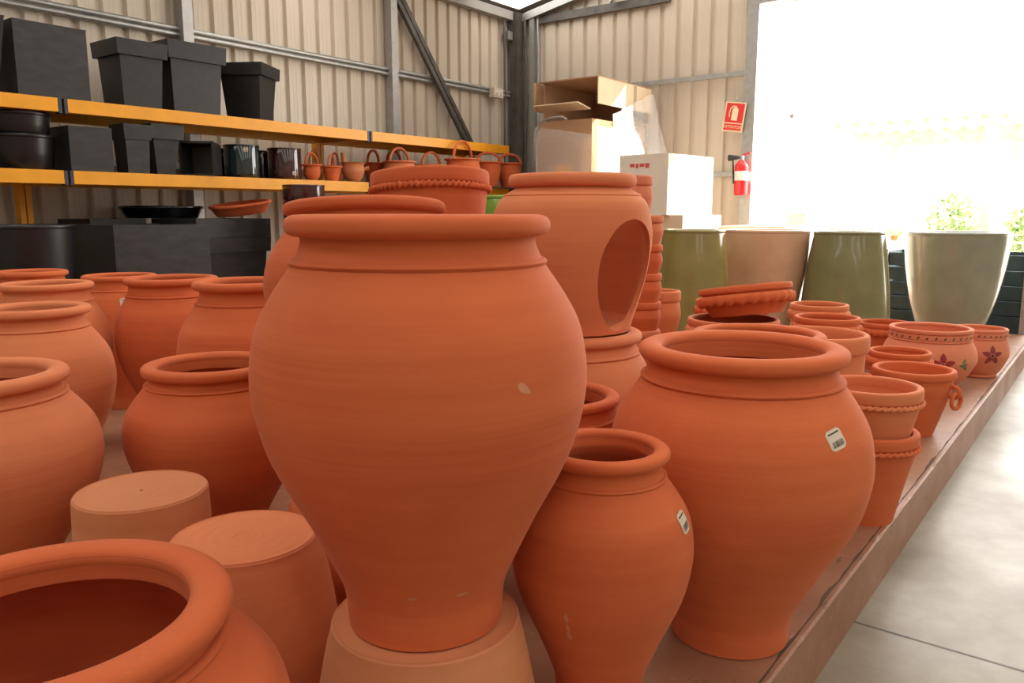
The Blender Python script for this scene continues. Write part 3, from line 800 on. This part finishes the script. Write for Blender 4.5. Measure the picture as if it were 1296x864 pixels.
# open box lying on its side
ox0, ox1, oy0, oy1, oz0, oz1 = -4.97, -4.25, 6.98, 8.08, 2.075, 2.47
t = thing('open_carton', 'open cardboard carton lying on its side on the stack', 'box', ((ox0 + ox1) / 2, (oy0 + oy1) / 2, oz0))
hx, hy, h = (ox1 - ox0) / 2, (oy1 - oy0) / 2, oz1 - oz0; e = .012
MB().box(-hx, hx, -hy + .45, hy, 0, e).build('bottom_wall', 'cardboard', t)
MB().box(-hx, hx, -hy, hy, h - e, h).build('top_wall', 'cardboard', t)
MB().box(-hx, -hx + e, -hy + .1, hy, e, h - e).build('side_wall', 'cardboard', t)
MB().box(hx - e, hx, -hy, hy, .13, h - e).build('side_wall', 'cardboard_light', t)  # paler board than the other walls: sunlight put into its colour
MB().box(-hx + e, hx - e, hy - e, hy, e, h - e).build('end_wall', 'cardboard', t)
MB().obox((-.06, -hy - .02, .12), (.27, 0, 0), (0, .12, -.02), (0, .001, .006)).build('flap', 'cardboard_light', t)
MB().obox((-hx - .02, -hy + .03, .24), (.005, .01, 0), (.02, -.10, 0), (0, 0, .14)).build('flap', 'cardboard', t)
MB().box(hx, hx + .001, .16, .22, .13, h).build('tape', 'bleached_wood', t)
# film hanging from it: a wrinkled translucent sheet
def film():
    t = thing('plastic_film', 'clear plastic wrapping film hanging off the open carton', 'film', (-4.14, 7.1, 0))
    vv, ff = [], []; n, mm = 24, 18
    A, B, C_, D_ = Vector((-.06, .95, 2.42)), Vector((-.06, .10, 2.12)), Vector((.30, .95, 1.05)), Vector((.12, -.16, 1.05))
    for i in range(n + 1):
        for j in range(mm + 1):
            u, v = i / n, j / mm
            p_ = (A * (1 - u) + B * u) * (1 - v) + (C_ * (1 - u) + D_ * u) * v
            p_.x += .035 * math.sin(9 * u + 3 * v) * v + .015 * math.sin(23 * u - 5 * v)
            vv.append(p_)
    for i in range(n):
        for j in range(mm):
            a = i * (mm + 1) + j; ff.append((a, a + 1, a + mm + 2, a + mm + 1))
    ob('sheet', vv, ff, 'plastic_film', t)
    vv, ff = [], []
    for i in range(n + 1):
        for j in range(mm + 1):
            u, v = i / n, j / mm
            vv.append((-.84 + .72 * u, -.165 - .025 * math.sin(6 * u + 7 * v) - .02 * math.sin(13 * u * v), 2.02 - .9 * v - .12 * u * (1 - v)))
    for i in range(n):
        for j in range(mm):
            a = i * (mm + 1) + j; ff.append((a, a + 1, a + mm + 2, a + mm + 1))
    ob('sheet', vv, ff, 'plastic_film', t)
film()
hp = [onY(px, py, 6.84) for px, py in ((679, 225), (679, 205), (679, 180), (681, 164), (686, 154), (694, 150))]
hp = [(p_.x, 6.84, p_.z) for p_ in hp]
hp = [(hp[0][0], 6.84, 0)] + hp + [(hp[-1][0] + .15, 6.86, hp[-1][2] + .01), (hp[-1][0] + .2, 6.88, hp[-1][2] - .02)]
t = thing('trolley_frame', 'bent grey metal tube hoop standing against the wrapped cartons', 'hoop', (0, 0, 0))
MB().tube(hp, .012, 8).build('tube', 'galvanised', t, True)
# white cartons
wx = onY(852, 192, 6.4)
wbx = carton('large white carton with red print standing on the cream carton', wx.x - .50, wx.x, 6.4, 7.2, 1.125, wx.z - .01, 'box_white', -.08)
for i, (a, s) in enumerate(((-.14, .05), (-.08, .03), (-.04, .05), (.02, .04))): MB().box(a, a + s, -.4015, -.4002, .415 - .01 * (i % 2), .445).build('red_print', 'ink_red', wbx)
for i in range(4): MB().box(-.17, -.155, -.4015, -.4002, .18 + i * .045, .195 + i * .045).build('dark_print', 'ink', wbx)
carton('cream carton carrying the large white carton', wx.x - .62, wx.x + .10, 6.42, 7.25, .803, 1.12, 'cardboard_light')
carton('lowest cream carton of the white stack on the platform', wx.x - .62, wx.x + .10, 6.42, 7.25, PT, .80, 'cardboard_light')
carton('white carton lying in the sun beside the door post', wx.x + .12, wx.x + .72, 7.2, 7.95, PT, 1.02, 'box_white')

# ------------------------------------------------------------------ extinguisher and sign
t = thing('extinguisher_sign', 'red fire extinguisher sign with cream border on the back wall', 'sign', onY(929, 148, 8.265), rot=(0, -.14, 0))
t.rotation_euler = (0, .14, 0)
MB().box(-.112, .112, 0, .004, -.15, .15).build('plate', 'sign_cream', t)
MB().box(-.098, .098, -.002, 0, -.058, .138).build('red_panel', 'sign_red', t)
MB().box(-.098, .098, -.002, 0, -.136, -.070).build('red_panel', 'sign_red', t)
ic = MB()
n = 20
cyl = [(-.028, -.035), (.038, -.035), (.038, .07), (.03, .088), (.016, .096), (.016, .112), (-.006, .112), (-.006, .096), (-.02, .088), (-.028, .07)]
ic.add([(x, -.0035, z) for x, z in cyl], [tuple(range(len(cyl)))])
ic.build('extinguisher_symbol', 'sign_cream', t)
MB().tube([(-.002, -.003, .108), (-.03, -.003, .104), (-.05, -.003, .08), (-.056, -.003, .04), (-.05, -.003, -.005)], .006, 6).build('hose_symbol', 'sign_cream', t)
fc = bpy.data.curves.new('lettering', 'FONT'); fc.body = 'EXTINTOR'; fc.size = .042; fc.align_x = 'CENTER'; fc.align_y = 'CENTER'
fo = bpy.data.objects.new('lettering_tmp', fc); COL.objects.link(fo)
me = bpy.data.meshes.new_from_object(fo.evaluated_get(bpy.context.evaluated_depsgraph_get())); bpy.data.objects.remove(fo)
me.materials.clear(); me.materials.append(MATS['sign_cream'])
lo = bpy.data.objects.new('lettering', me); COL.objects.link(lo); lo.parent = t; lo.location = (0, -.003, -.103); lo.rotation_euler = (PI / 2, 0, 0)
MB().tube([(.0, .0, .19), (.0, -.006, .19)], .009, 12).build('screw_cap', 'plastic_white', t, True)
q = onY(937, 247, 8.185)
t = thing('fire_extinguisher', 'red fire extinguisher hanging on the door post', 'extinguisher', q)
lathe('cylinder', [(0, 0), (.06, 0)] + crom([(.066, .008), (.068, .05), (.068, .27), (.062, .31), (.035, .345), (.022, .36)], 3) + [(0, .36)], 'extinguisher_red', t, 32)
lathe('paper_band', [(.0688, .15), (.0692, .155), (.0692, .24), (.0688, .245)], 'plastic_white', t, 32)
lathe('valve', [(0, .35), (.02, .35), (.02, .40), (.012, .41), (0, .41)], 'galvanised', t, 16)
MB().bar((-.01, 0, .405), (.09, 0, .43), .02, .012).build('lever', 'extinguisher_red', t)
MB().tube([(-.02, 0, .385), (-.06, -.01, .39), (-.09, -.01, .36), (-.085, -.01, .25), (-.08, 0, .12)], .010, 8).build('hose', 'black_rubber', t, True)
v, f = lathe_vf([(0, 0), (.018, 0), (.034, .10), (.0, .10)], 14); hn = ob('horn', v, f, 'black_rubber', t, True); hn.location = (-.03, -.03, .385); hn.rotation_euler = (0, -PI / 2, 0)
MB().box(-.03, .03, .065, .10, .2, .32).build('wall_bracket', 'galvanised', t)

# ------------------------------------------------------------------ pallet rack
RXF = -5.42
rk = thing('storage_rack', 'pallet rack with orange beams along the left wall', 'rack', (0, 0, 0))
JY = (-.2, 2.42, 5.01, 7.06)
for a, b in zip(JY, JY[1:]):
    for zc in (1.812, 1.368, .50):
        for xx in (RXF, RXF - .62): MB().box(xx - .025, xx + .025, a + .03, b - .03, zc - .042, zc + .042).build('beam', 'beam_orange', rk)
        MB().box(RXF - .64, RXF - .01, a + .03, b - .03, zc + .030, zc + .042).build('deck_board', 'deck_board', rk)
MB().box(RXF + .026, RXF + .16, JY[2] + .03, JY[3] - .03, 1.398, 1.410).build('deck_board', 'deck_board', rk)
for yy in JY:
    for zc in (1.812, 1.368, .50):
        MB().box(RXF - .64, RXF - .025, yy - .028, yy + .028, zc - .035, zc + .03).build('arm', 'beam_orange', rk)
        for s_ in (-.018, .018): MB().box(RXF - .025, RXF + .027, yy + s_ - .010, yy + s_ + .010, zc - .05, zc + .041).build('connector', 'post_blue_grey', rk)
    for s_ in (-.022, .022): MB().box(RXF - .73, RXF - .65, yy + s_ - .018, yy + s_ + .018, 0, 1.80).build('rear_upright', 'beam_orange', rk)
Z1, Z2, Z0 = 1.855, 1.411, .543

def square_planter(label, X, Y, z0, top, bot, H, rz=0, rim=0., rimh=.09, mat='black_fibre', group=None, rot=None, sx=1.0, name='square_planter'):
    t = thing(name, label, 'planter', (X, Y, z0), rz, group, rot)
    a, b = bot / 2, top / 2; w_ = .014; fl_ = .03
    def ring(s, z): return [(-s * sx, -s, z), (s * sx, -s, z), (s * sx, s, z), (-s * sx, s, z)]
    v = ring(a, 0) + ring(b, H) + ring(b - w_, H) + ring(a - w_, fl_); f = [(3, 2, 1, 0)]
    for k_ in range(3):
        for i in range(4): f.append((k_ * 4 + i, k_ * 4 + (i + 1) % 4, k_ * 4 + 4 + (i + 1) % 4, k_ * 4 + 4 + i))
    f.append((12, 13, 14, 15))
    ob('body', v, f, mat, t, False)
    if rim:
        c = b + rim; v = ring(c - .008, H - rimh) + ring(c, H - rimh + .006) + ring(c, H) + ring(b - w_, H) + ring(b - w_, H - .02)
        # rim collar: outer faces, top face and an underside back to the body
        v = ring(b - .004, H - rimh) + ring(c - .006, H - rimh) + ring(c, H + .001) + ring(b - w_ - .002, H + .001) + ring(b - w_ - .002, H - .03); f = []
        for k_ in range(4):
            for i in range(4): f.append((k_ * 4 + i, k_ * 4 + (i + 1) % 4, k_ * 4 + 4 + (i + 1) % 4, k_ * 4 + 4 + i))
        ob('rim_collar', v, f, mat, t, False)
    else:
        v = ring(b + .002, H - .006) + ring(b + .002, H + .002) + ring(b - w_, H + .002) ; f = []
        for k_ in range(2):
            for i in range(4): f.append((k_ * 4 + i, k_ * 4 + (i + 1) % 4, k_ * 4 + 4 + (i + 1) % 4, k_ * 4 + 4 + i))
        ob('edge', v, f, mat, t, False)
    return t
XF = RXF + .02
square_planter('tapered black planter next to the big black cube on the top shelf', XF - .23, 1.90, Z1, .46, .36, .44, 0)
square_planter('big black cube planter on the top shelf', XF - .215, 2.385, Z1, .43, .43, .435, 0, mat='black_fibre_worn')
square_planter('collared black planter beside the big cube on the top shelf', XF - .17, 2.97, Z1, .31, .265, .43, 0, .025, .10)
square_planter('largest collared black planter in the middle of the top shelf', XF - .23, 3.385, Z1, .41, .365, .48, 0, .025, .12)
square_planter('collared black planter turned cornerwise at the end of the top shelf row', XF - .25, 3.97, Z1, .33, .26, .43, .55, .022, .09)
def round_planter(label, X, Y, z0, R, H, rb, mat, seg=56, name='round_planter', group=None, lip=.012, rot=None):
    t = thing(name, label, 'planter', (X, Y, z0), 0, group, rot)
    lathe('body', [(0, 0), (rb - .005, 0), (rb, .005), (R * .5 + rb * .5, H * .5), (R, H - .01), (R - .016, H - .01), (rb - .016, .02), (0, .02)], mat, t, seg, sharp=50)
    lathe('rim', lip_loop(R - .018, R + lip * .4, H - lip * 2, H, 12, 3), mat, t, seg, True)
    return t
q = onX(24, 170, XF - .2)
round_planter('lower round black planter of the stacked pair on the middle shelf', q.x, q.y, Z2, .195, .215, .175, 'black_satin')
round_planter('upper round black planter stacked on its twin on the middle shelf', q.x, q.y, Z2 + .20, .182, .152, .165, 'black_satin')
square_planter('black cube planter beside the round pair on the middle shelf', XF - .14, 2.58, Z2, .275, .275, .28, 0, mat='black_fibre_worn')
square_planter('slim collared black planter beside the small cube on the middle shelf', XF - .11, 2.905, Z2, .175, .15, .325, 0, .012, .10, mat='black_fibre_worn')
square_planter('collared black planter tapering sharply behind the open cube', XF - .16, 3.135, Z2, .22, .13, .345, 0, .015, .10, mat='black_fibre_worn')
square_planter('black cube planter tipped over with its mouth to the side', XF - .21, 3.535, Z2 + .1245, .245, .22, .24, rot=(PI / 2, 0, .72))
def cyl_pot(label, px, y0, yt, r, Xb, mat, z0, tagpx=None, name='glazed_cylinder'):
    q = onX(px, y0, Xb); zt = zrow(q.x, q.y, yt); t = thing(name, label, 'planter', (q.x, q.y, z0)); H = zt - z0
    lathe('body', [(0, 0), (r - .01, 0), (r - .002, .006), (r, .03), (r, H - .02), (r - .004, H - .003), (r - .012, H - .004), (r - .014, .02), (0, .02)], mat, t, 48, sharp=50)
    lathe('rim', lip_loop(r - .016, r + .003, H - .014, H, 12, 3), mat, t, 48, True)
    if tagpx: price_label(t, lambda z: r, face_ang(q.x, q.y, tagpx[0]), H * tagpx[1], .035, .03, .1)
    return t
cyl_pot('narrow black glazed pot beside the tipped cube, with a price label', 279, 222, 188, .062, XF - .36, 'black_gloss', Z2, (.0, .8))
cyl_pot('dark teal glazed cylinder pot with label on the middle shelf', 307, 224, 184, .135, XF - .15, 'teal_gloss', Z2, (.25, .84))
cyl_pot('oxblood glazed cylinder half hidden between two larger ones', 333, 226, 191, .085, XF - .42, 'oxblood_gloss', Z2)
cyl_pot('oxblood glazed cylinder pot beside the clay baskets', 361, 226, 188, .135, XF - .15, 'oxblood_gloss', Z2, (.55, .2))

# clay baskets with handles
def basket(label, px, Xb, R, H, hh, ang, mat, rb=.6, name='clay_basket', round_=False, group=None):
    q = onX(px, 222, Xb); t = thing(name, label, 'basket', (q.x, q.y, Z2), ang, group)
    if round_: o = crom([(R * .5, 0), (R * .78, H * .25), (R * .88, H * .55), (R * .84, H * .85), (R, H)], 4)
    else: o = crom([(R * rb, 0), (R * (rb + .2), H * .5), (R * .9, H * .9), (R, H)], 4)
    lathe('bowl', [(0, 0), (o[0][0] - .003, 0)] + o + [(R - .012, H - .002), (R * .78, H * .5), (R * .45, .012), (0, .012)], mat, t, 40, sharp=50)
    lathe('rim', lip_loop(R - .016, R + .008, H - .012, H + .002, 12, 3), mat, t, 40, True)
    pts = [(0, (R - .012) * math.cos(a), H - .005 + hh * math.sin(a)) for a in [PI * i / 16 for i in range(17)]]
    MB().tube(pts, .013 if R > .1 else .009, 8).build('handle', mat, t, True)
    return t
G = 'clay baskets on the middle shelf'
basket('small round clay basket beside the oxblood cylinder', 395, XF - .08, .078, .13, .10, .0, TC[1], round_=True)
basket('small round clay basket tucked behind the first clay basket', 399, XF - .36, .075, .15, .13, .1, TC[3], round_=True)
basket('small flared clay basket between the two round ones and the ribbed pot', 420, XF - .08, .085, .125, .10, .5, TC[1])
basket('small clay basket tucked behind the flared clay basket', 425, XF - .36, .08, .15, .12, .4, TC[2])
q = onX(447, 222, XF - .10)
t = thing('clay_cooking_pot', 'pale round clay pot with an upright stick handle on the shelf', 'pot', (q.x, q.y, Z2))
lathe('body', [(0, 0), (.05, 0)] + crom([(.055, .003), (.085, .05), (.100, .10), (.095, .15), (.118, .168)], 4) + [(.108, .168), (.085, .13), (.04, .02), (0, .02)], TCDRY, t, 48)
MB().tube([(-.06, -.05, .15), (-.062, -.052, .20), (-.066, -.055, .255)], [.018, .021, .018], 10).build('stick_handle', TCDRY, t, True)
MB().tube([(.06, .06, .11), (.10, .10, .125)], .016, 8).build('side_knob', TCDRY, t, True)
basket('dark tapering clay bucket with thin handle behind the rope-band pot', 473, XF - .37, .105, .20, .12, .2, TC[2], .62)
basket('wide clay basket with tall arched handle before the dark bucket', 506, XF - .08, .150, .205, .13, .1, TC[3], .86)
basket('clay basket glimpsed behind the wide arched one', 499, XF - .47, .12, .22, .12, .1, TC[2], .8)
basket('low broad clay basket with small arched handle', 546, XF - .08, .155, .19, .13, .1, TC[1], .82)
basket('largest clay basket with the highest arched handle', 586, XF + .05, .180, .26, .18, .15, TC[1], .8)
basket('clay basket tapering down beside the largest basket', 618, XF + .04, .15, .25, .10, -.5, TC[2], .62)
basket('clay basket with handle at the far end of the rack', 645, XF + .04, .14, .255, .10, -.6, TC[2], .66)

# bottom level
q = onX(26, 284, -5.15)
round_planter('wide round black planter on the lowest shelf beside the long planter', q.x, q.y, Z0, .285, q.z - Z0, .26, 'black_satin')
def long_planter(label, x0, x1, y0, y1, z0, z1, mat='black_fibre_worn', inset=0.):
    t = thing('rectangular_planter', label, 'planter', ((x0 + x1) / 2, (y0 + y1) / 2, z0)); hx, hy, H = (x1 - x0) / 2, (y1 - y0) / 2, z1 - z0; w_ = .018
    for s in (-1, 1):
        MB().box(min(s * hx, s * (hx - w_)), max(s * hx, s * (hx - w_)), -hy, hy, 0, H).build('long_side', mat, t)
        MB().box(-hx + w_, hx - w_, min(s * hy, s * (hy - w_)), max(s * hy, s * (hy - w_)), 0, H).build('end_side', mat, t)
    MB().box(-hx + w_, hx - w_, -hy + w_, hy - w_, 0, .02).build('bottom', mat, t)
    return t
ya, yb = onX(143, 284, -5.0).y, onX(264, 284, -5.0).y
long_planter('long black rectangular planter standing forward on the lowest shelf', -5.62, -5.0, ya, yb, Z0, 1.068)
yc, ydd = yb + .03, onX(342, 276, -5.2).y
long_planter('upper grey-black planter of the stack with the overhanging collar', -5.80, -5.2, yc, ydd, .9675, 1.10)
sp = square_planter('lower grey-black planter with overhanging collar under the upper one', -5.50, (yc + ydd) / 2, Z0, (ydd - yc) - .05, (ydd - yc) - .10, .965 - Z0, 0, .022, .11, 'black_fibre_worn')
tt = onX(203, 268, -5.75)
long_planter('black planter box hidden under the shallow black dish', -6.15, -5.66, 2.65, 3.05, Z0, 1.10, 'black_fibre')
q = onX(203, 268, -5.92)
round_planter('shallow black dish planter behind the long black planter', -5.90, q.y, 1.102, .30, q.z + .045 - 1.102, .26, 'black_gloss')
q = onX(311, 270, -5.42)
round_planter('shallow terracotta bowl leaning on the stacked planters', -5.47, q.y - .0, 1.135, .23, .085, .19, TC[2], name='terracotta_bowl', rot=(.14, .0, 0))
# column of glossy cylinders in front of the rack
q = onX(384, 234, -4.93); zt = q.z
for i in range(3):
    hh = zt / 3
    t = thing('glazed_cylinder', ['black glazed cylinder at the foot of the column before the rack', 'black glazed cylinder in the middle of the column before the rack', 'oxblood glazed cylinder on top of the column before the rack'][i], 'planter', (q.x, q.y, hh * i)); r = .155
    mt = ('black_gloss', 'black_gloss', 'oxblood_gloss')[i]
    lathe('body', [(0, 0), (r - .01, 0), (r, .01), (r, hh - .012), (r - .014, hh - .012), (r - .014, .02), (0, .02)], mt, t, 48, sharp=50)
    lathe('rim', lip_loop(r - .018, r + .002, hh - .016, hh, 12, 3), mt, t, 48, True)
